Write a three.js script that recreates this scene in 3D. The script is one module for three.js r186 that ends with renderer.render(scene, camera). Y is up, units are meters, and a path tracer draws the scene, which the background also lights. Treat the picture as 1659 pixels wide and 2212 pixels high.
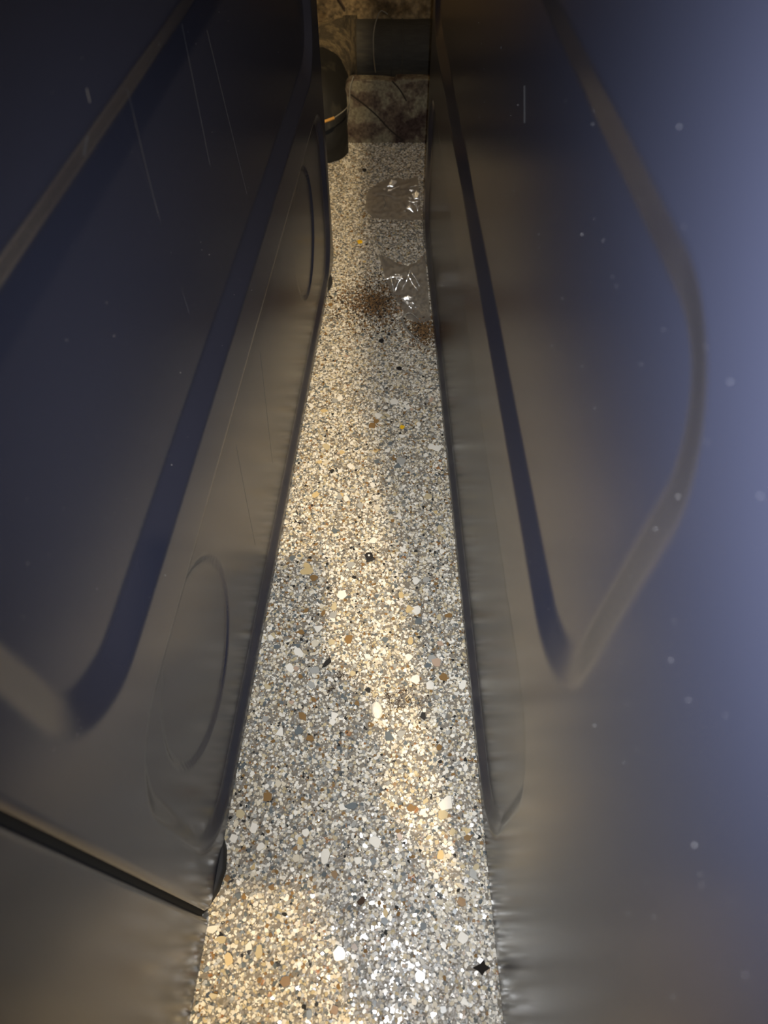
import * as THREE from 'three';
import { RoundedBoxGeometry } from 'three/addons/geometries/RoundedBoxGeometry.js';
import { MarchingCubes } from 'three/addons/objects/MarchingCubes.js';
import { mergeGeometries } from 'three/addons/utils/BufferGeometryUtils.js';
const FLAKES = '44,112,11.8,w;27,106,5.9,w;-29,109,6.5,w;-40,78,6.9,w;-90,96,6.4,w;-109,36,7.1,w;-103,31,5.9,t;-85,27,5.9,w;-28,23,7.0,w;50,32,5.9,w;60,67,8.0,g;19,109,5.9,b;58,90,6.4,b;41,105,6.5,t;10,94,4.5,b;-33,67,5.6,b;-61,83,5.1,b;-83,116,5.9,b;-74,60,4.9,b;-61,9,5.7,b;-30,-5,5.6,b;-101,105,5.8,t;-6,87,6.4,w;-8,75,5.6,s;-17,76,5.6,w;-54,248,8.5,w;-69,244,6.9,b;-91,242,7.6,t;-69,226,6.8,w;-87,231,5.3,s;-70,232,4.5,s;-55,211,5.9,g;-75,213,5.9,w;-66,206,4.4,b;-91,197,5.8,t;-57,199,7.3,g;-29,238,6.1,b;-43,257,6.2,w;-51,262,5.5,b;-68,303,8.1,o;-61,296,6.5,b;-42,268,5.5,t;-36,279,7.1,w;-38,174,6.4,w;-39,169,5.6,w;-62,174,7.8,b;-64,163,6.3,s;-78,162,6.3,w;-55,157,6.2,b;-21,184,5.0,b;21,265,8.6,o;15,279,6.4,o;27,265,7.0,w;28,293,7.3,w;42,218,7.4,p;39,221,6.0,g;35,215,5.9,s;46,234,5.3,p;47,205,6.6,b;25,203,6.6,w;36,199,6.6,w;62,199,5.8,w;30,174,6.4,k;4,158,6.9,s;14,161,9.1,g;29,254,5.4,s;1,237,6.1,s;-12,194,6.5,k;20,166,4.9,w;20,222,6.0,w;0,226,4.5,w;46,257,5.4,t;37,294,6.5,g;4,272,4.7,w;-13,317,9.1,k;-82,316,5.8,s;-75,318,6.6,t;-68,308,7.4,o;-43,260,5.5,g;17,430,9.2,g;13,423,8.2,s;54,447,9.3,w;48,449,7.5,w;42,438,5.6,w;11,514,7.9,w;-6,493,7.8,w;-8,485,5.8,b;-12,478,6.7,b;-33,454,4.7,w;-47,518,6.0,w;-33,423,5.5,w;-51,417,5.5,k;-36,383,7.0,w;-11,400,6.3,w;-10,335,7.6,w;-43,418,6.4,w;-22,375,7.0,g;-65,388,7.1,o;-64,429,5.5,o;-58,449,6.6,t;42,386,6.2,t;17,325,5.8,w;52,323,5.0,w;-63,500,6.8,o;25,505,6.9,w;36,480,5.8,w;19,463,6.6,w;-54,93,4.5,w;-84,84,4.4,w;-96,70,4.3,g;-96,55,4.3,s;6,56,4.3,t;25,38,4.2,s;0,41,4.2,s;22,12,5.7,w;38,27,5.3,w;49,-1,5.6,w;18,-1,3.9,o;-19,27,4.1,b';

// ---------- camera, lights, exposure ----------
const scene = new THREE.Scene();
const EYE_HEIGHT = 0.5;                                   // the phone is held down in the gap, half a metre above the floor
const FOV = 2 * Math.atan(1106 / 1430) * 180 / Math.PI;
const PITCH = Math.atan2(1430, 2160 - 1106);              // below the horizon
const camera = new THREE.PerspectiveCamera(FOV, 1659 / 2212, 0.004, 30);
camera.position.set(0, EYE_HEIGHT, 0);
camera.rotation.set(-PITCH, 0, 0);
camera.focus = 0.56; camera.userData.fStop = 9.4;
scene.add(camera);
scene.background = new THREE.Color(0x000000);

const renderer = new THREE.WebGLRenderer({ antialias: true });
renderer.toneMapping = THREE.LinearToneMapping;
renderer.toneMappingExposure = 1.0;
renderer.shadowMap.enabled = true;

const LAMP = { at: [0.23, 2.33, 1.05], color: [1.0, 0.75, 0.41], power: 19, radius: 0.035 };
const FLASH = { color: [0.96, 0.98, 1.0], power: 0.90 };

// ---------- helpers ----------
function rng(seed) { let s = seed >>> 0; return () => { s = (s + 0x6D2B79F5) >>> 0; let t = s; t = Math.imul(t ^ (t >>> 15), t | 1); t ^= t + Math.imul(t ^ (t >>> 7), t | 61); return ((t ^ (t >>> 14)) >>> 0) / 4294967296; }; }
const used = {};
function numbered(n) { const k = used[n] = (used[n] ?? -1) + 1; return k ? `${n}_${String(k).padStart(3, '0')}` : n; }
function mesh(name, g, m, parent) { const o = new THREE.Mesh(g, m); o.name = parent ? name : numbered(name); o.castShadow = o.receiveShadow = true; (parent || scene).add(o); return o; }
function thing(name, label, category, [x, y, z] = [0, 0, 0], turn = 0, group) { const o = new THREE.Group(); o.name = numbered(name); o.position.set(x, y, z); o.rotation.y = turn; scene.add(o); return tag(o, label, category, group); }
function tag(o, label, category, group, kind) { if (label) o.userData.label = label; if (category) o.userData.category = category; if (group) o.userData.group = group; if (kind) o.userData.kind = kind; return o; }
const lin = (r, g, b) => new THREE.Color().setRGB(r, g, b);
function hash2(x, y, s) { let h = Math.imul(x, 374761393) + Math.imul(y, 668265263) + Math.imul(s, 974711); h = Math.imul(h ^ (h >>> 13), 1274126177); return ((h ^ (h >>> 16)) >>> 0) / 4294967296; }
function vnoise(x, y, s, per) { const xi = Math.floor(x), yi = Math.floor(y), fx = x - xi, fy = y - yi, u = fx * fx * (3 - 2 * fx), v = fy * fy * (3 - 2 * fy), w = (a, b) => hash2(per ? ((a % per) + per) % per : a, per ? ((b % per) + per) % per : b, s); return (w(xi, yi) * (1 - u) + w(xi + 1, yi) * u) * (1 - v) + (w(xi, yi + 1) * (1 - u) + w(xi + 1, yi + 1) * u) * v; }
function fbm(x, y, s, oct = 4, per = 0) { let a = 0.5, t = 0, n = 0; for (let i = 0; i < oct; i++) { t += a * vnoise(x, y, s + i * 17, per); n += a; a *= 0.5; x *= 2; y *= 2; per *= 2; } return t / n; }
function dataTexture(size, fn, srgb) { const d = new Uint8Array(size * size * 4); for (let y = 0; y < size; y++) for (let x = 0; x < size; x++) { const c = fn(x / size, y / size), i = (y * size + x) * 4; d[i] = c[0] * 255; d[i + 1] = c[1] * 255; d[i + 2] = c[2] * 255; d[i + 3] = 255; } const t = new THREE.DataTexture(d, size, size); t.wrapS = t.wrapT = THREE.RepeatWrapping; t.magFilter = THREE.LinearFilter; if (srgb) t.colorSpace = THREE.SRGBColorSpace; t.needsUpdate = true; return t; }
const clamp01 = v => Math.min(1, Math.max(0, v));
const smooth = (a, b, v) => { const t = clamp01((v - a) / (b - a)); return t * t * (3 - 2 * t); };
const sdRound = (x, y, cx, cy, hx, hy, r) => { const qx = Math.abs(x - cx) - hx + r, qy = Math.abs(y - cy) - hy + r; return Math.min(Math.max(qx, qy), 0) + Math.hypot(Math.max(qx, 0), Math.max(qy, 0)) - r; };

// where the two cabinets stand: the gap face crosses x = at0 + slope * depth
const LEFT = { at0: -0.1139, slope: 0.0643 }, RIGHT = { at0: 0.0702, slope: -0.0204 };
const gapLeft = d => LEFT.at0 + LEFT.slope * d, gapRight = d => RIGHT.at0 + RIGHT.slope * d;

// ---------- materials ----------
const PALETTE = { w: [0.80, 0.77, 0.70], c: [0.66, 0.60, 0.48], t: [0.52, 0.44, 0.28], o: [0.60, 0.46, 0.24], b: [0.24, 0.145, 0.06], g: [0.36, 0.36, 0.34], s: [0.13, 0.15, 0.16], k: [0.035, 0.035, 0.035], p: [0.48, 0.35, 0.26], m: [0.22, 0.20, 0.17] };
const flakeMaterial = (c) => { const m = new THREE.MeshPhysicalMaterial({ color: lin(...c), roughness: 0.24, ior: 1.5 }); return m; };
const flakeMats = {};
for (const k in PALETTE) flakeMats[k] = flakeMaterial(PALETTE[k]);

// flake floor beyond the chips that are built: the same chips, printed
function floorTexture() {
  const S = 1024, c = document.createElement('canvas'); c.width = c.height = S; const x = c.getContext('2d'), r = rng(5);
  x.fillStyle = '#7d766b'; x.fillRect(0, 0, S, S);
  const cols = ['#e6e2d8', '#d2cbb9', '#bcb39b', '#a79a80', '#9b9b98', '#74746f', '#4c5052', '#96673a', '#2e2d2c'];
  for (let i = 0; i < 26000; i++) {
    const px = r() * S, py = r() * S, rad = 1.6 + 3.4 * r() * r() + (r() < 0.01 ? 6 : 0), n = 4 + Math.floor(r() * 3), a0 = r() * 6.3;
    x.fillStyle = cols[Math.floor(Math.pow(r(), 1.35) * cols.length)];
    for (const ox of [0, px < 12 ? S : px > S - 12 ? -S : null]) for (const oy of [0, py < 12 ? S : py > S - 12 ? -S : null]) {
      if (ox === null || oy === null) continue;
      x.beginPath(); for (let k = 0; k < n; k++) { const a = a0 + k * 6.283 / n, q = rad * (0.65 + 0.5 * hash2(i, k, 3)); x.lineTo(px + ox + q * Math.cos(a), py + oy + q * Math.sin(a) * 0.8); } x.fill();
    }
  }
  const t = new THREE.CanvasTexture(c); t.colorSpace = THREE.SRGBColorSpace; t.wrapS = t.wrapT = THREE.RepeatWrapping; t.magFilter = THREE.LinearFilter; return t;
}
const floorMat = new THREE.MeshPhysicalMaterial({ map: floorTexture(), roughness: 0.35 });
floorMat.map.repeat.set(1 / 0.45, 1 / 0.45);
floorMat.bumpMap = dataTexture(512, (u, v) => { const n = fbm(u * 96, v * 96, 9, 3, 96); return [n, n, n]; }); floorMat.bumpScale = 0.0006; floorMat.bumpMap.repeat.set(5, 5);

// graphite metal paint of the cabinets: orange peel, dust specks, a few rubbed hairlines
const wear = dataTexture(512, (u, v) => { const n = 0.84 + 0.16 * fbm(u * 5, v * 5, 77, 3, 5); return [0, clamp01(n), 0]; });
const paint = new THREE.MeshPhysicalMaterial({ color: lin(0.0203, 0.0226, 0.0392), metalness: 0.0, ior: 1.56, roughness: 0.28, roughnessMap: wear });
const paintFlat = new THREE.MeshPhysicalMaterial({ color: lin(0.0203, 0.0226, 0.0392), metalness: 0.0, ior: 1.56, roughness: 0.25 });
const runMat = new THREE.MeshStandardMaterial({ color: lin(0.038, 0.039, 0.043), roughness: 0.7 });
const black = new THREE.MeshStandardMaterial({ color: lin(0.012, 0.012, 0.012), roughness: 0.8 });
const rubber = new THREE.MeshStandardMaterial({ color: lin(0.02, 0.02, 0.021), roughness: 0.62 });
const glassDark = new THREE.MeshPhysicalMaterial({ color: lin(0.01, 0.01, 0.012), roughness: 0.08 });
const chrome = new THREE.MeshStandardMaterial({ color: lin(0.55, 0.55, 0.56), metalness: 1, roughness: 0.25 });
const plaster = new THREE.MeshStandardMaterial({ color: lin(0.24, 0.235, 0.23), roughness: 0.9 });

// ---------- setting ----------
const ROOM = { x0: -1.7, x1: 1.7, z0: -1.35, z1: 2.2, top: 2.5 };
function slab(name, x0, x1, y0, y1, z0, z1, m) {
  const g = new THREE.BoxGeometry(x1 - x0, y1 - y0, z1 - z0), o = mesh(name, g, m); o.position.set((x0 + x1) / 2, (y0 + y1) / 2, (z0 + z1) / 2);
  const p = g.attributes.position, n = g.attributes.normal, uv = g.attributes.uv;      // uv in metres
  for (let i = 0; i < p.count; i++) { const ax = Math.abs(n.getX(i)) > 0.5, ay = Math.abs(n.getY(i)) > 0.5; uv.setXY(i, ax ? p.getZ(i) : p.getX(i), ay ? p.getZ(i) : p.getY(i)); }
  return tag(o, null, null, null, 'structure');
}
const T = 0.12;
const floor = slab('floor', ROOM.x0 - T, ROOM.x1 + T, -T, 0, ROOM.z0 - T, ROOM.z1 + T, floorMat);
const concreteMap = dataTexture(512, (u, v) => {
  const n = fbm(u * 6, v * 6, 3, 5, 6), f = fbm(u * 64, v * 64, 8, 3, 64), st = smooth(0.52, 0.72, fbm(u * 9, v * 9, 55, 4, 9)), k = 0.50 + 0.36 * (n - 0.5) + 0.35 * (f - 0.5);
  return [clamp01(k * (0.86 - 0.24 * st)), clamp01(k * (0.74 - 0.24 * st)), clamp01(k * (0.55 - 0.22 * st))];
}, true);
const concreteBump = dataTexture(512, (u, v) => { const n = 0.6 * fbm(u * 12, v * 12, 4, 4, 12) + 0.4 * fbm(u * 90, v * 90, 6, 2, 90); return [n, n, n]; });
for (const t of [concreteMap, concreteBump]) t.repeat.set(3.2, 3.2);
const concrete = new THREE.MeshStandardMaterial({ map: concreteMap, bumpMap: concreteBump, bumpScale: 0.004, roughness: 0.95 });
const wallBack = slab('wall_back', ROOM.x0 - T, ROOM.x1 + T, 0, ROOM.top, ROOM.z0 - T, ROOM.z0, concrete);
slab('wall_front', ROOM.x0 - T, ROOM.x1 + T, 0, ROOM.top, ROOM.z1, ROOM.z1 + T, plaster);
slab('wall_left', ROOM.x0 - T, ROOM.x0, 0, ROOM.top, ROOM.z0, ROOM.z1, plaster);
slab('wall_right', ROOM.x1, ROOM.x1 + T, 0, ROOM.top, ROOM.z0, ROOM.z1, plaster);
slab('ceiling', ROOM.x0 - T, ROOM.x1 + T, ROOM.top, ROOM.top + T, ROOM.z0 - T, ROOM.z1 + T, plaster);

// ---------- flakes of the floor ----------
function flakeGeometry(r, size, thick, elong = 1) {            // an irregular chip with a flat top and a chipped rim
  const n = 5 + Math.floor(r() * 4), jag = 0.25 + 0.45 * r(), top = [], pos = [], a0 = r() * 6.283;
  for (let k = 0; k < n; k++) { const a = a0 + (k + 0.8 * (r() - 0.5)) * 6.283 / n, q = size * 0.58 * (1 - jag * r()); top.push([q * Math.cos(a) * elong, q * Math.sin(a)]); }
  const tri = (a, b, c) => pos.push(...a, ...b, ...c);
  for (let k = 0; k < n; k++) {
    const A = top[k], B = top[(k + 1) % n], e = 1.04;
    const a = [A[0], thick, A[1]], b = [B[0], thick, B[1]], a2 = [A[0] * e, 0, A[1] * e], b2 = [B[0] * e, 0, B[1] * e];
    tri([0, thick, 0], b, a); tri(a, b, b2); tri(a, b2, a2);
  }
  const g = new THREE.BufferGeometry(); g.setAttribute('position', new THREE.Float32BufferAttribute(pos, 3)); g.computeVertexNormals(); return g;
}
{
  const r = rng(21);
  // crumbs: over a hundred thousand chips of one to three millimetres
  const variants = [];
  for (let v = 0; v < 7; v++) variants.push(flakeGeometry(r, 1, 0.16, 0.8 + 0.7 * r()));
  const mix = [['w', 0.27], ['c', 0.25], ['t', 0.10], ['g', 0.15], ['s', 0.09], ['b', 0.05], ['m', 0.07], ['k', 0.02]];
  const pick = () => { let q = r(); for (const [k, p] of mix) { if ((q -= p) < 0) return k; } return 'c'; };
  const lists = variants.map(() => []);
  const q = new THREE.Quaternion(), e = new THREE.Euler(), p = new THREE.Vector3(), s = new THREE.Vector3();
  for (let i = 0; i < 125000; i++) {
    const d = -0.16 + 1.5 * r(), x0 = gapLeft(Math.min(d, 0.78)) - (d > 0.76 ? 0.06 : 0.02), x1 = gapRight(Math.min(d, 0.8)) + (d > 0.84 ? 0.05 : 0.012), x = x0 + (x1 - x0) * r();
    const size = 0.0009 + 0.0026 * Math.pow(r(), 2.0), tilt = 0.16;
    e.set((r() + r() - 1) * tilt, r() * 6.283, (r() + r() - 1) * tilt); q.setFromEuler(e);
    p.set(x, 0.0001 + 0.0007 * r(), -d); s.set(size, Math.min(size, 0.0022) * (0.8 + 0.8 * r()), size);
    const c = lin(...PALETTE[pick()]).multiplyScalar(0.82 + 0.3 * r());
    lists[i % variants.length].push([new THREE.Matrix4().compose(p, q, s), c]);
  }
  const crumbMat = new THREE.MeshPhysicalMaterial({ color: 0xffffff, roughness: 0.17, ior: 1.5 });
  lists.forEach((l, v) => {
    const im = new THREE.InstancedMesh(variants[v], crumbMat, l.length); im.name = 'flake_crumbs'; im.castShadow = im.receiveShadow = true; im.position.y = T / 2;
    l.forEach(([m, c], i) => { im.setMatrixAt(i, m); im.setColorAt(i, c); }); tag(im, null, null, null, 'stuff'); floor.add(im);
    im.position.set(-floor.position.x, -floor.position.y, -floor.position.z);
  });
  // three hundred large chips, one by one
  const shapes = []; for (let v = 0; v < 24; v++) shapes.push(flakeGeometry(r, 1, 0.05, 0.75 + 0.6 * r()));
  const place = (x, d, size, kind) => {
    const o = mesh('flake', shapes[Math.floor(r() * shapes.length)], flakeMats[kind], floor);
    o.scale.set(size, 0.010, size); o.rotation.set((r() - 0.5) * 0.09, r() * 6.283, (r() - 0.5) * 0.09);
    o.position.set(x - floor.position.x, 0.0014 + 0.0004 * r() - floor.position.y, -d - floor.position.z);
  };
  let n = 0;
  for (const f of FLAKES.split(';')) { const [x, d, s, k] = f.split(','); place(x / 1000, d / 1000, s / 1000 * 1.12, k); n++; }
  const big = ['w', 'w', 'w', 'c', 'c', 't', 'g', 's', 'b', 'b', 't', 'o', 'p'];
  for (; n < 300; n++) { const d = -0.05 + 1.0 * Math.pow(r(), 1.1), x = gapLeft(Math.min(d, 0.76)) + 0.003 + (gapRight(d) - gapLeft(Math.min(d, 0.76)) - 0.006) * r(); place(x, d, 0.0036 + 0.0026 * r(), big[Math.floor(r() * big.length)]); }
}

// ---------- the two cabinets ----------
const HIGH = 0.86;
function cabinet({ side, label, at0, slope, u0, u1, shapes, discs, marks, fasciaFrom, seamEdge }) {
  const t = thing('appliance_cabinet', label, 'appliance', [at0, 0, 0], -Math.atan(slope));
  const out = side;                                           // +1: gap face looks to +x (the left cabinet)
  const V0 = 0.006, V1 = HIGH;
  const bevel = t => { t = clamp01(t); const f = 0.12, k = 1 / (1 - f); return t < f ? k * t * t / (2 * f) : t > 1 - f ? 1 - k * (1 - t) * (1 - t) / (2 * f) : k * (t - f / 2); };   // straight slope, rounded at both ends
  const depth = (u, v) => {
    let h = 0;
    for (const s of shapes) {
      const cu = (s.u0 + s.u1) / 2, cv = (s.v0 + s.v1) / 2, sd = sdRound(u, v, cu, cv, (s.u1 - s.u0) / 2, (s.v1 - s.v0) / 2, s.r);
      const side = smooth(-0.02, 0.02, (Math.abs(u - cu) - (s.u1 - s.u0) / 2) - (Math.abs(v - cv) - (s.v1 - s.v0) / 2)), up = smooth(-0.02, 0.02, v - cv);
      const run = s.slope[0] + (s.slope[1] - s.slope[0]) * up; h -= s.deep * bevel(-sd / (run + (s.slope[2] - run) * side));      // run of the slope: below, above, at the ends
    }
    for (const s of discs) h -= s.deep * smooth(0, -s.slope, Math.hypot(u - s.u, v - s.v) - s.r);
    const e = sdRound(u, v, (u0 + u1) / 2, (V0 + V1) / 2, (u1 - u0) / 2, (V1 - V0) / 2, 0.012);    // rolled edge of the sheet
    h -= 0.0016 * (1 - Math.sqrt(Math.max(0, 1 - Math.pow(clamp01((e + 0.0016) / 0.0016), 2)))) + Math.max(0, e) * 1.5;
    return h;
  };
  // sheet: fine rows where the presswork is
  const us = [], vs = [];
  for (let u = u0; u < u1 - 1e-6; u += 0.002) us.push(u); us.push(u1);
  for (let v = V0; v < 0.46; v += 0.0018) vs.push(v);
  for (let v = 0.46; v < V1 - 0.012; v += 0.012) vs.push(v);
  for (const v of [V1 - 0.012, V1 - 0.006, V1 - 0.004, V1 - 0.002, V1]) vs.push(v);
  const pos = [], uv = [], idx = [], nu = us.length;
  for (const v of vs) for (const u of us) { pos.push(out * depth(u, v), v, -u); uv.push(u, v); }
  for (let j = 0; j + 1 < vs.length; j++) for (let i = 0; i + 1 < nu; i++) { const a = j * nu + i, b = a + 1, c = a + nu, d = c + 1; if (out > 0) idx.push(a, b, d, a, d, c); else idx.push(a, d, b, a, c, d); }
  const g = new THREE.BufferGeometry(); g.setAttribute('position', new THREE.Float32BufferAttribute(pos, 3)); g.setAttribute('uv', new THREE.Float32BufferAttribute(uv, 2)); g.setIndex(idx); g.computeVertexNormals();
  mesh('side_panel', g, paint, t);
  // pressed discs sit in their rings
  const box = (name, x0, x1, y0, y1, d0, d1, m, r = 0.006) => { const b = new RoundedBoxGeometry(x1 - x0, y1 - y0, d1 - d0, 3, r); const o = mesh(name, b, m, t); o.position.set(-out * (x0 + x1) / 2, (y0 + y1) / 2, -(d0 + d1) / 2); return o; };
  const W = 0.6;
  box('chassis', 0.016, W - 0.002, 0.022, HIGH - 0.006, u0 + 0.002, u1 - 0.002, black, 0.004);
  box('seam_shade_fill', 0.0035, 0.02, 0.012, HIGH - 0.02, seamEdge - 0.003, u0 + 0.004, black, 0.001);  // black filler added behind the seam, stands in for shade in the open gap
  box('outer_panel', W - 0.004, W, 0.006, HIGH, u0, u1, paintFlat, 0.0018);
  box('rear_panel', 0.006, W - 0.006, 0.02, HIGH - 0.01, u1 - 0.004, u1, chrome, 0.0015);
  box('top_panel', 0, W, HIGH + 0.002, HIGH + 0.03, fasciaFrom, u1 + 0.004, paintFlat, 0.008);
  const front = box('front_panel', 0.0005, W - 0.0005, 0.0035, HIGH, fasciaFrom, seamEdge, paintFlat, 0.004);
  const door = mesh('door', new THREE.CylinderGeometry(0.2, 0.215, 0.03, 48), paintFlat, t); door.rotation.x = Math.PI / 2; door.position.set(-out * W / 2, 0.47, -fasciaFrom + 0.014);
  const win = mesh('door_glass', new THREE.SphereGeometry(0.15, 40, 16, 0, 6.283, 0, 0.5), glassDark, door); win.scale.set(2.05, 0.5, 2.05); win.position.y = -0.055;
  for (const [x, u] of [[out > 0 ? 0.0355 : 0.06, u0 + 0.025], [W - 0.045, u0 + 0.025], [out > 0 ? 0.0365 : 0.06, u1 - 0.05], [W - 0.045, u1 - 0.05]]) {
    const f = mesh('foot', new THREE.LatheGeometry([[0, 0], [0.036, 0], [0.040, 0.004], [0.038, 0.010], [0.020, 0.015], [0.014, 0.026], [0, 0.026]].map(a => new THREE.Vector2(...a)), 20), rubber, t); f.position.set(-out * x, 0, -u);
  }
  marks.forEach(([rad, ...pts]) => { // run marks and rubbed hairlines standing on the paint
    const c = new THREE.CatmullRomCurve3(pts.map(([u, v]) => new THREE.Vector3(out * (depth(u, v) + rad * 0.3), v, -u)));
    mesh('run_mark', new THREE.TubeGeometry(c, 24, rad, 5), runMat, t);
  });
  { // dust clinging to the paint
    const r = rng(out > 0 ? 301 : 302), n = out > 0 ? 150 : 190, im = new THREE.InstancedMesh(new THREE.IcosahedronGeometry(1, 1), new THREE.MeshStandardMaterial({ color: lin(0.36, 0.36, 0.37), roughness: 0.9 }), n), M = new THREE.Matrix4(), Q = new THREE.Quaternion();
    for (let i = 0; i < n; i++) { const u = Math.max(u0 + 0.02, 0) + 0.55 * Math.pow(r(), 1.5), v = 0.20 + 0.27 * r(), s = 0.00005 + 0.00012 * r() * r(); M.compose(new THREE.Vector3(out * (depth(u, v) + s * 0.5), v, -u), Q, new THREE.Vector3(s, s, s)); im.setMatrixAt(i, M); }
    im.name = 'dust_specks'; im.castShadow = im.receiveShadow = true; tag(im, null, null, null, 'stuff'); t.add(im);
  }
  return t;
}
const leftCabinet = cabinet({
  side: 1, label: 'dark graphite metal cabinet on the left, with a front seam and round pressed discs',
  ...LEFT, u0: 0.045, u1: 0.772, fasciaFrom: -0.11, seamEdge: 0.0424,
  shapes: [{ u0: 0.069, u1: 0.735, v0: 0.236, v1: 0.398, r: 0.05, deep: 0.0056, slope: [0.021, 0.012, 0.017] }, { u0: 0.069, u1: 0.757, v0: 0.0155, v1: 0.203, r: 0.052, deep: 0.0045, slope: [0.010, 0.008, 0.012] }],
  marks: [[0.00008, [0.282, 0.392], [0.284, 0.34], [0.287, 0.285]], [0.00008, [0.411, 0.37], [0.42, 0.33], [0.434, 0.27]], [0.00007, [0.372, 0.385], [0.371, 0.35], [0.37, 0.32]], [0.00007, [0.393, 0.171], [0.38, 0.12], [0.368, 0.072]], [0.00007, [0.30, 0.17], [0.292, 0.12], [0.285, 0.07]], [0.0002, [0.243, 0.407], [0.242, 0.403]], [0.0002, [0.234, 0.396], [0.233, 0.390]]],
  discs: [{ u: 0.162, v: 0.134, r: 0.061, deep: 0.0016, slope: 0.003 }, { u: 0.615, v: 0.132, r: 0.061, deep: 0.0016, slope: 0.003 }],
});
const rightCabinet = cabinet({
  side: -1, label: 'dark graphite metal cabinet on the right, its pressed side bright bluish near the camera',
  ...RIGHT, u0: -0.02, u1: 0.86, fasciaFrom: -0.075, seamEdge: -0.0245,
  shapes: [{ u0: 0.088, u1: 0.842, v0: 0.234, v1: 0.417, r: 0.05, deep: 0.0042, slope: [0.021, 0.016, 0.018] }, { u0: 0.079, u1: 0.838, v0: 0.0155, v1: 0.185, r: 0.05, deep: 0.0045, slope: [0.010, 0.008, 0.012] }],
  discs: [],
  marks: [[0.0002, [0.352, 0.366], [0.346, 0.361], [0.339, 0.355]], [0.00025, [0.43, 0.356], [0.429, 0.3555]]],
});

// ---------- back of the gap ----------
{ // broken slab standing on the floor
  const sh = new THREE.Shape(); const x0 = -0.056, x1 = 0.115, h = 0.089, rr = 0.013;
  sh.moveTo(x0 - 0.003, 0); sh.lineTo(x0, 0.03); sh.lineTo(x0 - 0.001, h - rr); sh.quadraticCurveTo(x0, h, x0 + rr, h); sh.lineTo(0.0, h - 0.001); sh.lineTo(0.016, h - 0.003); sh.lineTo(0.02, h + 0.001); sh.lineTo(x1, h); sh.lineTo(x1, 0);
  const mottle = dataTexture(512, (u, v) => {
    const a = smooth(0.42, 0.60, fbm(u * 7, v * 7, 91, 5, 7)), f = fbm(u * 50, v * 50, 17, 3, 50) - 0.5, k = smooth(0.5, 0.66, fbm(u * 5, v * 5, 63, 4, 5));
    return [clamp01(0.42 - 0.13 * a + 0.2 * f - 0.10 * k), clamp01(0.395 - 0.15 * a + 0.2 * f - 0.11 * k), clamp01(0.33 - 0.125 * a + 0.18 * f - 0.09 * k)];
  }, true); mottle.repeat.set(7, 7);
  const m = new THREE.MeshStandardMaterial({ map: mottle, bumpMap: mottle, bumpScale: 0.0015, roughness: 0.9 });
  const t = thing('stone_slab', 'mottled brown and cream stone slab standing on edge at the far end of the gap', 'slab', [0, 0, -1.115]);
  const g = new THREE.ExtrudeGeometry(sh, { depth: 0.016, bevelEnabled: true, bevelSize: 0.0015, bevelThickness: 0.0015, bevelSegments: 2 });
  mesh('slab_body', g, m, t);
  // a root-like crack ridge crossing the face
  const crackMat = new THREE.MeshStandardMaterial({ color: lin(0.018, 0.013, 0.009), roughness: 1 });
  const crack = pts => mesh('crack', new THREE.TubeGeometry(new THREE.CatmullRomCurve3(pts.map(([x, y]) => new THREE.Vector3(x, y, 0.0178))), 24, 0.0011, 5), crackMat, t);
  crack([[-0.05, 0.071], [-0.034, 0.06], [-0.012, 0.042], [0.008, 0.022], [0.03, 0.004]]);
  crack([[0.012, 0.089], [0.024, 0.077], [0.034, 0.062]]);
}
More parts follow.
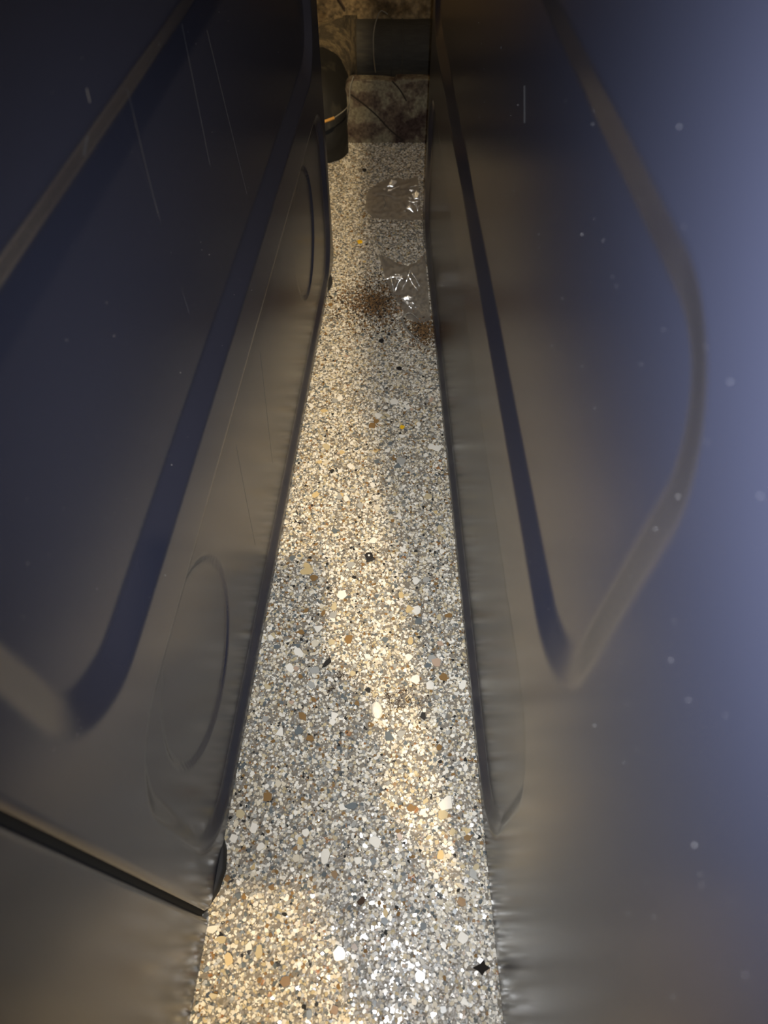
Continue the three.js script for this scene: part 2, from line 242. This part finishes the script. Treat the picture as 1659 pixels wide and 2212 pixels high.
{ // plastic drain pipe: a run along the wall, a collar, a dusty elbow and a black drop to the floor
  const t = thing('drain_pipe', 'dark drain pipe behind the stone slab, with a dusty elbow and black drop pipe', 'pipe', [-0.1, 0, -1.072]);
  const rough = (g, amp, k) => { const p = g.attributes.position, n = g.attributes.normal; for (let i = 0; i < p.count; i++) { const w = amp * (fbm(p.getX(i) * k + 50, p.getY(i) * k + p.getZ(i) * k * 0.7 + 90, 5) - 0.5); p.setXYZ(i, p.getX(i) + n.getX(i) * w, p.getY(i) + n.getY(i) * w, p.getZ(i) + n.getZ(i) * w); } g.computeVertexNormals(); return g; };
  const dirtMap = (a, b, cut, s) => { const m = dataTexture(256, (u, v) => { const n = smooth(cut - 0.1, cut + 0.1, fbm(u * 10, v * 10, s, 5, 10)), f = 0.85 + 0.3 * (fbm(u * 60, v * 60, s + 3, 2, 60) - 0.5); return a.map((c, i) => clamp01((c * (1 - n) + b[i] * n) * f)); }, true); m.repeat.set(1, 2); return m; };
  const blackPipe = new THREE.MeshStandardMaterial({ map: dirtMap([0.045, 0.044, 0.042], [0.16, 0.15, 0.12], 0.72, 7), roughness: 0.7 });
  const greyPipe = new THREE.MeshStandardMaterial({ map: dirtMap([0.205, 0.20, 0.19], [0.28, 0.265, 0.23], 0.6, 9), roughness: 0.85 });
  const dusty = new THREE.MeshStandardMaterial({ map: dirtMap([0.50, 0.44, 0.33], [0.33, 0.29, 0.22], 0.52, 11), bumpMap: concreteBump, bumpScale: 0.004, roughness: 0.95 });
  const V = a => a.map(p => new THREE.Vector3(p[0] + 0.1, p[1], p[2] + 1.072));
  const bend = new THREE.CatmullRomCurve3(V([[-0.1, 0.001, -1.072], [-0.1, 0.03, -1.073], [-0.1, 0.055, -1.085], [-0.1, 0.068, -1.12], [-0.098, 0.07, -1.17], [-0.092, 0.07, -1.22], [-0.08, 0.07, -1.256], [-0.064, 0.07, -1.269], [-0.05, 0.07, -1.27]]));
  const piece = (a, b) => new THREE.CatmullRomCurve3(Array.from({ length: 24 }, (_, k) => bend.getPointAt(a + (b - a) * k / 23)));
  mesh('drop_pipe', rough(new THREE.TubeGeometry(piece(0, 0.47), 50, 0.0445, 36), 0.005, 60), blackPipe, t);
  mesh('elbow', rough(new THREE.TubeGeometry(piece(0.455, 1), 50, 0.0438, 36), 0.006, 45), dusty, t);
  mesh('collar', rough(new THREE.TubeGeometry(new THREE.CatmullRomCurve3(V([[-0.066, 0.07, -1.27], [-0.055, 0.07, -1.27], [-0.044, 0.07, -1.27]])), 8, 0.0465, 40), 0.003, 45), dusty, t);
  mesh('pipe_run', rough(new THREE.TubeGeometry(new THREE.CatmullRomCurve3(V([[-0.05, 0.07, -1.27], [0.1, 0.07, -1.27], [0.3, 0.07, -1.27], [0.62, 0.07, -1.27]])), 60, 0.0415, 40), 0.003, 30), greyPipe, t);
  for (const x of [0.012, 0.03]) { const o = mesh('moulded_rib', new THREE.TorusGeometry(0.0418, 0.0012, 6, 40), greyPipe, t); o.rotation.y = Math.PI / 2; o.position.set(x + 0.1, 0.07, -0.198); }
}
const strand = (name, pts, rad, m) => mesh(name, new THREE.TubeGeometry(new THREE.CatmullRomCurve3(pts.map(p => new THREE.Vector3(...p))), 30, rad, 5), m);
const dust = new THREE.MeshStandardMaterial({ color: lin(0.17, 0.16, 0.135), roughness: 1 });
const darkWood = new THREE.MeshStandardMaterial({ color: lin(0.035, 0.02, 0.012), roughness: 0.9 });
tag(strand('cobweb_strand', [[0.006, 0.122, -1.262], [-0.004, 0.127, -1.262], [-0.011, 0.121, -1.25], [-0.0165, 0.105, -1.232], [-0.0168, 0.085, -1.222], [-0.013, 0.088, -1.13]], 0.0009, dust), 'dusty cobweb thread hanging down in front of the dark drain pipe', 'cobweb');
tag(strand('twig', [[-0.088, 0.135, -1.347], [-0.08, 0.124, -1.346], [-0.066, 0.105, -1.345]], 0.0018, darkWood), 'dark thin twig stuck on the tan wall at the top', 'twig');
{
  const t = thing('bent_wire', 'thin pale bent wire with a rusty orange tip in front of the black pipe', 'wire', [0, 0, 0]);
  const o = strand('wire', [[-0.045, 0.096, -1.095], [-0.0505, 0.082, -1.09], [-0.052, 0.066, -1.085], [-0.058, 0.073, -1.037], [-0.072, 0.071, -1.018]], 0.0009, dust); used.wire--; t.add(o);
  const tip = strand('tip', [[-0.072, 0.071, -1.018], [-0.0794, 0.0713, -1.0106], [-0.09, 0.0695, -1.007]], 0.0022, new THREE.MeshStandardMaterial({ color: lin(0.5, 0.26, 0.06), roughness: 0.9 })); used.tip--; tip.name = 'rusty_tip'; t.add(tip);
}

// ---------- litter ----------
function chip(name, label, category, [x, d], size, thick, m, seed, elong = 1, y = 0.0018, group) {
  const o = mesh(name, flakeGeometry(rng(seed), size, thick, elong), m); o.position.set(x, y, -d); const r = rng(seed + 5); o.rotation.set((r() - 0.5) * 0.2, r() * 6.283, (r() - 0.5) * 0.2); return tag(o, label, category, group);
}
const yellow = new THREE.MeshPhysicalMaterial({ color: lin(0.87, 0.53, 0.02), roughness: 0.3 });
const soot = new THREE.MeshStandardMaterial({ color: lin(0.010, 0.009, 0.009), roughness: 0.75 });
const darkBrown = new THREE.MeshStandardMaterial({ color: lin(0.05, 0.028, 0.015), roughness: 0.8 });
chip('yellow_chip', 'small yellow plastic chip lying farther back, level with the gap between the two plastic films', 'chip', [-0.0325, 0.815], 0.0075, 0.0016, yellow, 3);
chip('yellow_chip', 'small yellow plastic chip lying nearer, well in front of the brown dirt', 'chip', [0.0189, 0.4756], 0.0065, 0.0016, yellow, 8);
chip('black_seed', 'tiny glossy black seed on the brightly lit middle of the floor', 'seed', [-0.0261, 0.2962], 0.0042, 0.0018, soot, 12, 0.55);
chip('black_husk', 'long thin black husk lying on the shaded left half of the floor', 'debris', [-0.0455, 0.2167], 0.0095, 0.0022, soot, 15, 0.42);
chip('black_speck', 'small dark speck in front of the brown dirt patch', 'debris', [-0.0029, 0.6119], 0.006, 0.0018, soot, 17);
chip('black_speck', 'dark speck on the far floor near the stone slab', 'debris', [-0.0297, 1.007], 0.0085, 0.002, soot, 19);
chip('black_speck', 'dark speck on the right half of the floor beyond the nearer yellow chip', 'debris', [0.0168, 0.5646], 0.0055, 0.0016, soot, 22);
chip('bark_bit', 'dark brown bit with a pointed end on the near floor', 'debris', [-0.0150, 0.0517], 0.0078, 0.0022, darkBrown, 25, 0.55);
{ // leaf scrap with four points
  const sh = new THREE.Shape([[-6.2, 0.4], [-2.6, -1.5], [-0.6, -4.2], [1.4, -2.2], [5.2, -0.8], [2.4, 1.2], [2.0, 3.8], [-0.4, 2.0]].map(([x, y]) => new THREE.Vector2(x / 1000, y / 1000)));
  const g = new THREE.ExtrudeGeometry(sh, { depth: 0.0005, bevelEnabled: false }); g.rotateX(-Math.PI / 2);
  const o = mesh('dry_leaf', g, new THREE.MeshStandardMaterial({ color: lin(0.012, 0.010, 0.009), roughness: 1 })); o.position.set(0.0607, 0.0024, -0.0162); o.rotation.set(0.06, 0.1, -0.08);
  tag(o, 'black star-shaped leaf scrap against the base of the right cabinet, nearest the camera', 'leaf');
}
{ // dark ringed nub
  const t = thing('plastic_ring', 'small dark round disc with a white centre on the lit floor', 'disc', [-0.0134, 0.0024, -0.3182]);
  mesh('rim', new THREE.LatheGeometry([[0, 0], [0.0034, 0], [0.0036, 0.0007], [0.003, 0.0012], [0.0012, 0.001], [0, 0.001]].map(a => new THREE.Vector2(...a)), 18), soot, t);
  const c = mesh('centre', new THREE.SphereGeometry(0.0011, 12, 8), flakeMats.w, t); c.position.y = 0.001;
}
{ // white stone chip standing in lint
  const g = new THREE.IcosahedronGeometry(1, 2), p = g.attributes.position; for (let i = 0; i < p.count; i++) { const k = 0.8 + 0.4 * fbm(p.getX(i) * 2 + 7, p.getY(i) * 2 + p.getZ(i) + 7, 4, 2); p.setXYZ(i, p.getX(i) * k * 0.0042, p.getY(i) * k * 0.0026, p.getZ(i) * k * 0.0066); } g.computeVertexNormals();
  const o = mesh('white_stone', g, new THREE.MeshStandardMaterial({ color: lin(0.83, 0.77, 0.66), roughness: 0.5 })); o.position.set(-0.0055, 0.0035, -0.178); o.rotation.set(0.2, 0.25, 0.1); tag(o, 'largest white stone chip on the floor, beside a tuft of dark lint', 'stone');
}
function tuft(label, [x, d], count, spread, len, seed, mat) {    // lint: a tangle nobody could count
  const r = rng(seed), gs = [];
  for (let i = 0; i < count; i++) { const a = r() * 6.283, q = spread * Math.sqrt(r()), px = q * Math.cos(a), pz = q * Math.sin(a) * 0.7, b = r() * 6.283, l = len * (0.4 + r()); const pts = [0, 0.33, 0.66, 1].map((t, k) => new THREE.Vector3(px + (t - 0.5) * l * Math.cos(b) + (r() - 0.5) * l * 0.3, 0.0016 + 0.0022 * Math.sin(t * 3.1) * r(), pz + (t - 0.5) * l * Math.sin(b) + (r() - 0.5) * l * 0.3)); gs.push(new THREE.TubeGeometry(new THREE.CatmullRomCurve3(pts), 8, 0.00013, 4)); }
  const o = mesh('lint_tuft', mergeGeometries(gs), mat); o.position.set(x, 0, -d); return tag(o, label, 'lint', null, 'stuff');
}
tuft('thin tuft of dark lint and hairs to the right of the white stone chip', [0.012, 0.188], 46, 0.011, 0.010, 41, darkBrown);
tuft('faint dark lint streak crossing the floor right of the larger lint tuft', [0.03, 0.184], 14, 0.007, 0.012, 43, darkBrown);
tuft('small brown crumb of lint behind the black husk', [-0.034, 0.207], 34, 0.004, 0.004, 47, darkBrown);
tuft('small grey lint crumb left of the white stone chip', [-0.0412, 0.1956], 22, 0.004, 0.004, 49, darkBrown);
function dirt(label, [x, d], sx, sz, count, seed) {
  const r = rng(seed), g = new THREE.IcosahedronGeometry(1, 1), im = new THREE.InstancedMesh(g, new THREE.MeshStandardMaterial({ color: 0xffffff, roughness: 0.95 }), count), M = new THREE.Matrix4(), q = new THREE.Quaternion(), e = new THREE.Euler();
  for (let i = 0; i < count; i++) { const a = r() * 6.283, k = Math.abs(r() + r() + r() - 1.5) * 1.05, s = 0.0005 + 0.0013 * r() * r(); e.set(r() * 6, r() * 6, r() * 6); M.compose(new THREE.Vector3(Math.cos(a) * k * sx, 0.0012 + 0.0028 * Math.max(0, 1 - k) * r(), Math.sin(a) * k * sz), q.setFromEuler(e), new THREE.Vector3(s, s * 0.6, s * (0.6 + 0.8 * r()))); im.setMatrixAt(i, M); const b = 0.5 + r(); im.setColorAt(i, r() < 0.25 ? lin(0.02 * b, 0.014 * b, 0.009 * b) : lin(0.15 * b, 0.085 * b, 0.035 * b)); }
  im.name = numbered('dirt_patch'); im.position.set(x, 0, -d); im.castShadow = im.receiveShadow = true; scene.add(im); return tag(im, label, 'dirt', null, 'stuff');
}
dirt('loose brown dirt scattered left of the nearer plastic film', [-0.010, 0.684], 0.062, 0.066, 2800, 61);
dirt('dark brown dirt heap beside the right cabinet, under the tail of the nearer film', [0.046, 0.632], 0.019, 0.036, 1300, 63);

// ---------- clear plastic film ----------
const filmMat = new THREE.MeshPhysicalMaterial({ color: lin(0.70, 0.66, 0.60), roughness: 0.42, transmission: 0.80, thickness: 0, ior: 1.5, side: THREE.DoubleSide });
const foldMat = new THREE.MeshPhysicalMaterial({ color: lin(0.74, 0.72, 0.68), roughness: 0.16, transmission: 0.76, thickness: 0, ior: 1.95, side: THREE.DoubleSide });
function sheetFan(outline, seed, lift, rings = 18, per = 9, ragged = 0.0016) {     // a lightly crumpled sheet inside a ragged outline
  const n = outline.length, edge = [], pos = [], idx = []; let cx = 0, cz = 0;
  for (const [x, d] of outline) { cx += x / n; cz -= d / n; }
  for (let k = 0; k < n; k++) for (let i = 0; i < per; i++) { const A = outline[k], B = outline[(k + 1) % n], f = i / per, w = ragged * (fbm(k * 3 + f * 3, 2, seed) - 0.5); edge.push([A[0] + (B[0] - A[0]) * f + w, -(A[1] + (B[1] - A[1]) * f) + w]); }
  const N = edge.length, ridge = (x, z) => { let h = 0; for (let m = 0; m < 5; m++) { const a = hash2(m, seed, 1) * 6.283, w = (x * Math.cos(a) + z * Math.sin(a)) * (45 + 60 * hash2(m, seed, 2)) + 9 * hash2(m, seed, 3); h += Math.abs(w - Math.floor(w) - 0.5); } return h / 2.5; };
  for (let q = 0; q <= rings; q++) for (let i = 0; i < N; i++) { const f = q / rings, x = cx + (edge[i][0] - cx) * f, z = cz + (edge[i][1] - cz) * f; pos.push(x, 0.0022 + lift * Math.pow(ridge(x, z), 1.5) * (0.25 + 0.75 * (1 - f ** 4)), z); }
  for (let q = 0; q < rings; q++) for (let i = 0; i < N; i++) { const a = q * N + i, b = q * N + (i + 1) % N, c = a + N, d = b + N; if (q) idx.push(a, b, c); idx.push(b, d, c); }
  let g = new THREE.BufferGeometry(); g.setAttribute('position', new THREE.Float32BufferAttribute(pos, 3)); g.setIndex(idx); g.computeVertexNormals(); return g;
}
function film(label, [ox, od], outline, folds, ridges, patches, seed, lift) {
  const local = pts => pts.map(([x, d]) => [x - ox, d - od]);
  const t = thing('plastic_film', label, 'plastic film', [ox, 0, -od]);
  mesh('sheet', sheetFan(local(outline), seed, lift), filmMat, t);
  folds.forEach(([rad, ...pts], k) => {
    const c = new THREE.CatmullRomCurve3(local(pts).map(([x, d], i) => new THREE.Vector3(x, 0.0028 + lift * 0.9 + 0.0008 * Math.sin(i * 2 + k), -d)));
    const g = new THREE.TubeGeometry(c, 20, rad, 6), p = g.attributes.position; for (let i = 0; i < p.count; i++) { const f = Math.floor(i / 7) / 20, o = c.getPointAt(f), w = 0.35 + 0.75 * Math.sin(Math.PI * f); p.setXYZ(i, o.x + (p.getX(i) - o.x) * w, o.y + (p.getY(i) - o.y) * w * 0.7, o.z + (p.getZ(i) - o.z) * w); } g.computeVertexNormals();
    mesh('fold', g, foldMat, t);
  });
  // highlight-shaped puckers and ridges, tilted toward the camera to catch the flash
  const stand = (pts, k, ragged) => {
    const n = pts.length, mx = pts.reduce((a, p) => a + p[0], 0) / n, md = pts.reduce((a, p) => a + p[1], 0) / n, tall = Math.max(...pts.map(p => Math.abs(p[1] - md))) * 0.62;
    const o = mesh('glint_crease', sheetFan(pts.map(([x, d]) => [x - mx, (d - md) * 0.62]), seed + 40 + k, 0.0014, 8, 5, ragged), foldMat, t);
    o.position.set(mx - ox, lift * 0.5 + 0.0015 + tall * 0.75, -(md - od) + tall * 0.3); o.rotation.set(0.93 + 0.07 * (hash2(k, seed, 7) - 0.5), 0.08 * (hash2(k, seed, 8) - 0.5), 0.06 * (hash2(k, seed, 9) - 0.5));
  };
  patches.forEach((pts, k) => stand(pts, k, 0.0016));
  ridges.forEach(([w, ...pts], k) => { const L = [], R = []; pts.forEach(([x, d], i) => { const a = pts[Math.max(0, i - 1)], b = pts[Math.min(pts.length - 1, i + 1)], l = Math.hypot(b[0] - a[0], b[1] - a[1]), nx = -(b[1] - a[1]) / l * w, nd = (b[0] - a[0]) / l * w * 1.6; L.push([x + nx, d + nd]); R.unshift([x - nx, d - nd]); }); stand([...R, ...L], k + 20, 0.0008); });
  const rr = rng(seed); // small puckers added round the highlights for more glints
  for (let k = 0; k < 12; k++) { const c = patches[k % patches.length][0], x = Math.min(c[0] + 0.012 * (rr() - 0.35), 0.0495), d = c[1] + 0.018 * (rr() - 0.5), a = 0.0012 + 0.0022 * rr(); stand([[x - a, d], [x - a * 0.2, d + a * 1.5 * rr()], [x + a, d + a * (rr() - 0.3)], [x + a * 0.3, d - a * 1.4]], k + 60, 0.0006); }
}
film('crumpled clear plastic film lying farther back against the right cabinet', [0.025, 0.93],
  [[-0.0252, 0.9412], [-0.0099, 0.9674], [0.0086, 0.9836], [0.0313, 0.9782], [0.0504, 0.9895], [0.0519, 0.9284], [0.052, 0.8696], [0.0324, 0.8672], [0.0067, 0.8696], [-0.0158, 0.8743], [-0.0271, 0.8972]],
  [[0.0006, [-0.012, 0.932], [0.006, 0.927], [0.024, 0.915]], [0.0006, [-0.004, 0.885], [0.002, 0.905], [-0.002, 0.93]]],
  [[0.0009, [0.0054, 0.94], [0.014, 0.946], [0.022, 0.952]], [0.0008, [0.034, 0.914], [0.042, 0.911], [0.050, 0.914]]],
  [[[0.0044, 0.9516], [0.0106, 0.9681], [0.0194, 0.9648], [0.0139, 0.9516]], [[0.0397, 0.9284], [0.0462, 0.9360], [0.0515, 0.9309], [0.0515, 0.9158], [0.0421, 0.9183]], [[0.0302, 0.8887], [0.0358, 0.9033], [0.0411, 0.8815]], [[0.0435, 0.8984], [0.0507, 0.8972], [0.0470, 0.8839]], [[0.0375, 0.9516], [0.0446, 0.9588], [0.0506, 0.9568]]], 71, 0.003);
film('crumpled clear plastic film lying nearer, at the edge of the brown dirt', [0.03, 0.71],
  [[-0.0070, 0.7859], [0.0051, 0.7785], [0.0171, 0.7661], [0.0301, 0.7600], [0.0414, 0.7682], [0.0540, 0.7869], [0.0545, 0.7379], [0.0552, 0.6902], [0.0558, 0.6499], [0.0414, 0.6430], [0.0279, 0.6525], [0.0216, 0.6738], [0.0128, 0.6920], [0.0049, 0.7165], [-0.0009, 0.7479]],
  [[0.0014, [0.0415, 0.6456], [0.0308, 0.6578], [0.0224, 0.6525], [0.0237, 0.6353], [0.0325, 0.6161], [0.0428, 0.6022], [0.0540, 0.5918]], [0.0005, [-0.004, 0.783], [-0.001, 0.768], [0.002, 0.75]], [0.0009, [0.0446, 0.8041], [0.0461, 0.7933], [0.0447, 0.7869]], [0.0006, [0.052, 0.79], [0.0535, 0.82], [0.0525, 0.862]]],
  [[0.0010, [-0.0009, 0.7262], [0.0091, 0.7320], [0.0225, 0.7320]], [0.0008, [0.0079, 0.7262], [0.0107, 0.7108], [0.0123, 0.6976]], [0.0008, [0.0134, 0.6976], [0.0176, 0.7146], [0.0225, 0.7281]], [0.0008, [0.0220, 0.6995], [0.0275, 0.7146], [0.0320, 0.7359]], [0.0008, [0.0295, 0.7281], [0.0349, 0.7127], [0.0414, 0.6995]], [0.0009, [0.0332, 0.7359], [0.0393, 0.7242], [0.0440, 0.7089]]],
  [[[0.0207, 0.6883], [0.0288, 0.6939], [0.0361, 0.6902], [0.0314, 0.6838], [0.0229, 0.6829]], [[0.0301, 0.6792], [0.0342, 0.6829], [0.0374, 0.6774], [0.0339, 0.6738]], [[0.0167, 0.7320], [0.0226, 0.7340], [0.0248, 0.7262]]], 83, 0.004);

// ---------- lights as things ----------
{ // warm bulb under the ceiling behind the photographer
  const t = thing('ceiling_bulb', 'warm white globe bulb hanging behind the viewpoint', 'lamp', LAMP.at);
  const bm = new THREE.MeshStandardMaterial({ color: 0xffffff, emissive: lin(...LAMP.color), emissiveIntensity: 3 });
  mesh('bulb', new THREE.SphereGeometry(LAMP.radius, 24, 16), bm, t);
  const cap = mesh('socket', new THREE.CylinderGeometry(0.018, 0.022, 0.05, 20), black, t); cap.position.y = LAMP.radius + 0.02;
  const rod = mesh('cord', new THREE.CylinderGeometry(0.003, 0.003, ROOM.top - LAMP.at[1] - 0.07, 8), black, t); rod.position.y = 0.07 + (ROOM.top - LAMP.at[1] - 0.07) / 2;
  const l = new THREE.PointLight(lin(...LAMP.color), LAMP.power, 0, 2); l.castShadow = true; l.shadow.radius = LAMP.radius / 0.02; t.add(l);
}
{ // phone whose lens takes the picture; its flash is on
  const t = thing('smartphone', 'black phone held in the gap behind the viewpoint with its flash lit', 'phone', [0, EYE_HEIGHT, 0]);
  t.rotation.set(-PITCH, 0, 0);
  const body = mesh('phone_body', new RoundedBoxGeometry(0.076, 0.160, 0.008, 4, 0.0038), glassDark, t); body.position.set(-0.0265, -0.058, 0.0085);
  const ring = mesh('lens_ring', new THREE.TorusGeometry(0.0062, 0.0008, 8, 32), chrome, t); ring.position.set(0, 0, 0.0042);
  const led = mesh('flash_glow', new THREE.CylinderGeometry(0.0028, 0.0028, 0.0008, 20), new THREE.MeshStandardMaterial({ color: 0xffffff, emissive: lin(...FLASH.color), emissiveIntensity: 4 }), t); led.rotation.x = Math.PI / 2; led.position.set(0.0078, 0.009, 0.0045);
  const s = new THREE.SpotLight(lin(...FLASH.color), FLASH.power, 0, 1.02, 1, 2); s.position.set(0.0078, 0.009, 0.003); s.target.position.set(0.31, 0.05, -1); s.castShadow = true; s.shadow.radius = 0.12; t.add(s, s.target);
}

{ // the right hand that holds the phone, and its sleeve
  const P = (x, y, z) => new THREE.Vector3(x, y, z);
  const bones = [];                                         // [a, b, radius a, radius b] in the phone's own axes
  const limb = (pts, rs) => { for (let i = 0; i + 1 < pts.length; i++) bones.push([pts[i], pts[i + 1], rs[i], rs[i + 1]]); };
  limb([P(0.006, -0.105, -0.012), P(-0.02, -0.075, -0.010)], [0.017, 0.014]); limb([P(0.010, -0.118, -0.012), P(-0.022, -0.105, -0.010)], [0.018, 0.014]); limb([P(0.012, -0.130, -0.010), P(-0.02, -0.13, -0.010)], [0.018, 0.014]); // palm behind the phone
  limb([P(0.012, -0.130, -0.008), P(0.036, -0.165, 0.004), P(0.055, -0.195, 0.018)], [0.024, 0.028, 0.027]);                         // heel and wrist
  limb([P(-0.018, -0.082, -0.009), P(-0.046, -0.068, -0.011), P(-0.068, -0.062, 0.0), P(-0.071, -0.062, 0.014)], [0.0098, 0.009, 0.0083, 0.0074]);
  limb([P(-0.02, -0.102, -0.009), P(-0.050, -0.091, -0.012), P(-0.073, -0.086, 0.0), P(-0.072, -0.085, 0.016)], [0.0102, 0.0094, 0.0086, 0.0077]);
  limb([P(-0.021, -0.121, -0.009), P(-0.050, -0.113, -0.012), P(-0.073, -0.109, 0.0), P(-0.071, -0.108, 0.015)], [0.0098, 0.009, 0.0083, 0.0074]);
  limb([P(0.002, -0.150, -0.006), P(-0.026, -0.152, -0.006), P(-0.050, -0.152, 0.001), P(-0.060, -0.149, 0.012)], [0.0125, 0.0105, 0.0095, 0.0085]);
  limb([P(0.018, -0.128, -0.004), P(0.030, -0.100, 0.006), P(0.026, -0.072, 0.017), P(0.012, -0.052, 0.022)], [0.0165, 0.0125, 0.0105, 0.0085]);   // thumb round the right edge
  const N = 72, half = 0.135, c = P(-0.012, -0.125, 0.0), mc = new MarchingCubes(N, new THREE.MeshStandardMaterial(), false, false, 120000);
  mc.isolation = 0; const ab = P(0, 0, 0), ap = P(0, 0, 0), q = P(0, 0, 0);
  for (let k = 0; k < N; k++) for (let j = 0; j < N; j++) for (let i = 0; i < N; i++) {
    q.set(i / N * 2 - 1, j / N * 2 - 1, k / N * 2 - 1).multiplyScalar(half).add(c);
    let acc = 0; const K = 260;
    for (const [a, b, ra, rb] of bones) { ab.subVectors(b, a); ap.subVectors(q, a); const t = clamp01(ap.dot(ab) / ab.lengthSq()); const d = ap.addScaledVector(ab, -t).length() - (ra + (rb - ra) * t); acc += Math.exp(-K * d); }
    let d = -Math.log(acc + 1e-30) / K;
    d = Math.max(d, -Math.max(sdRound(q.x, q.y, -0.0265, -0.058, 0.0382, 0.0802, 0.004), Math.abs(q.z - 0.0085) - 0.0042));   // leave the phone its room
    mc.field[k * N * N + j * N + i] = -d;
  }
  mc.update();
  const g = new THREE.BufferGeometry(), n = mc.count;
  g.setAttribute('position', new THREE.BufferAttribute(mc.positionArray.slice(0, n * 3), 3)); g.setAttribute('normal', new THREE.BufferAttribute(mc.normalArray.slice(0, n * 3), 3));
  g.scale(half, half, half); g.translate(c.x, c.y, c.z);
  const t = thing('hand', 'right hand in a dark sleeve holding the phone behind the viewpoint', 'hand', [0, EYE_HEIGHT, 0]); t.rotation.set(-PITCH, 0, 0);
  mesh('skin', g, new THREE.MeshPhysicalMaterial({ color: lin(0.45, 0.26, 0.18), roughness: 0.55 }), t);
  const arm = new THREE.CatmullRomCurve3([P(0.048, -0.182, 0.011), P(0.09, -0.225, 0.05), P(0.17, -0.30, 0.14), P(0.27, -0.39, 0.27)]), tube = new THREE.TubeGeometry(arm, 40, 1, 24), p = tube.attributes.position;
  for (let i = 0; i < p.count; i++) { const k = Math.floor(i / 25), f = k / 40, o = arm.getPointAt(f), rad = 0.034 + 0.016 * f + 0.0018 * Math.sin(k * 1.9); p.setXYZ(i, o.x + (p.getX(i) - o.x) * rad, o.y + (p.getY(i) - o.y) * rad, o.z + (p.getZ(i) - o.z) * rad); }
  tube.computeVertexNormals(); mesh('sleeve', tube, new THREE.MeshStandardMaterial({ color: lin(0.03, 0.03, 0.035), roughness: 0.9 }), t);
}

renderer.render(scene, camera);
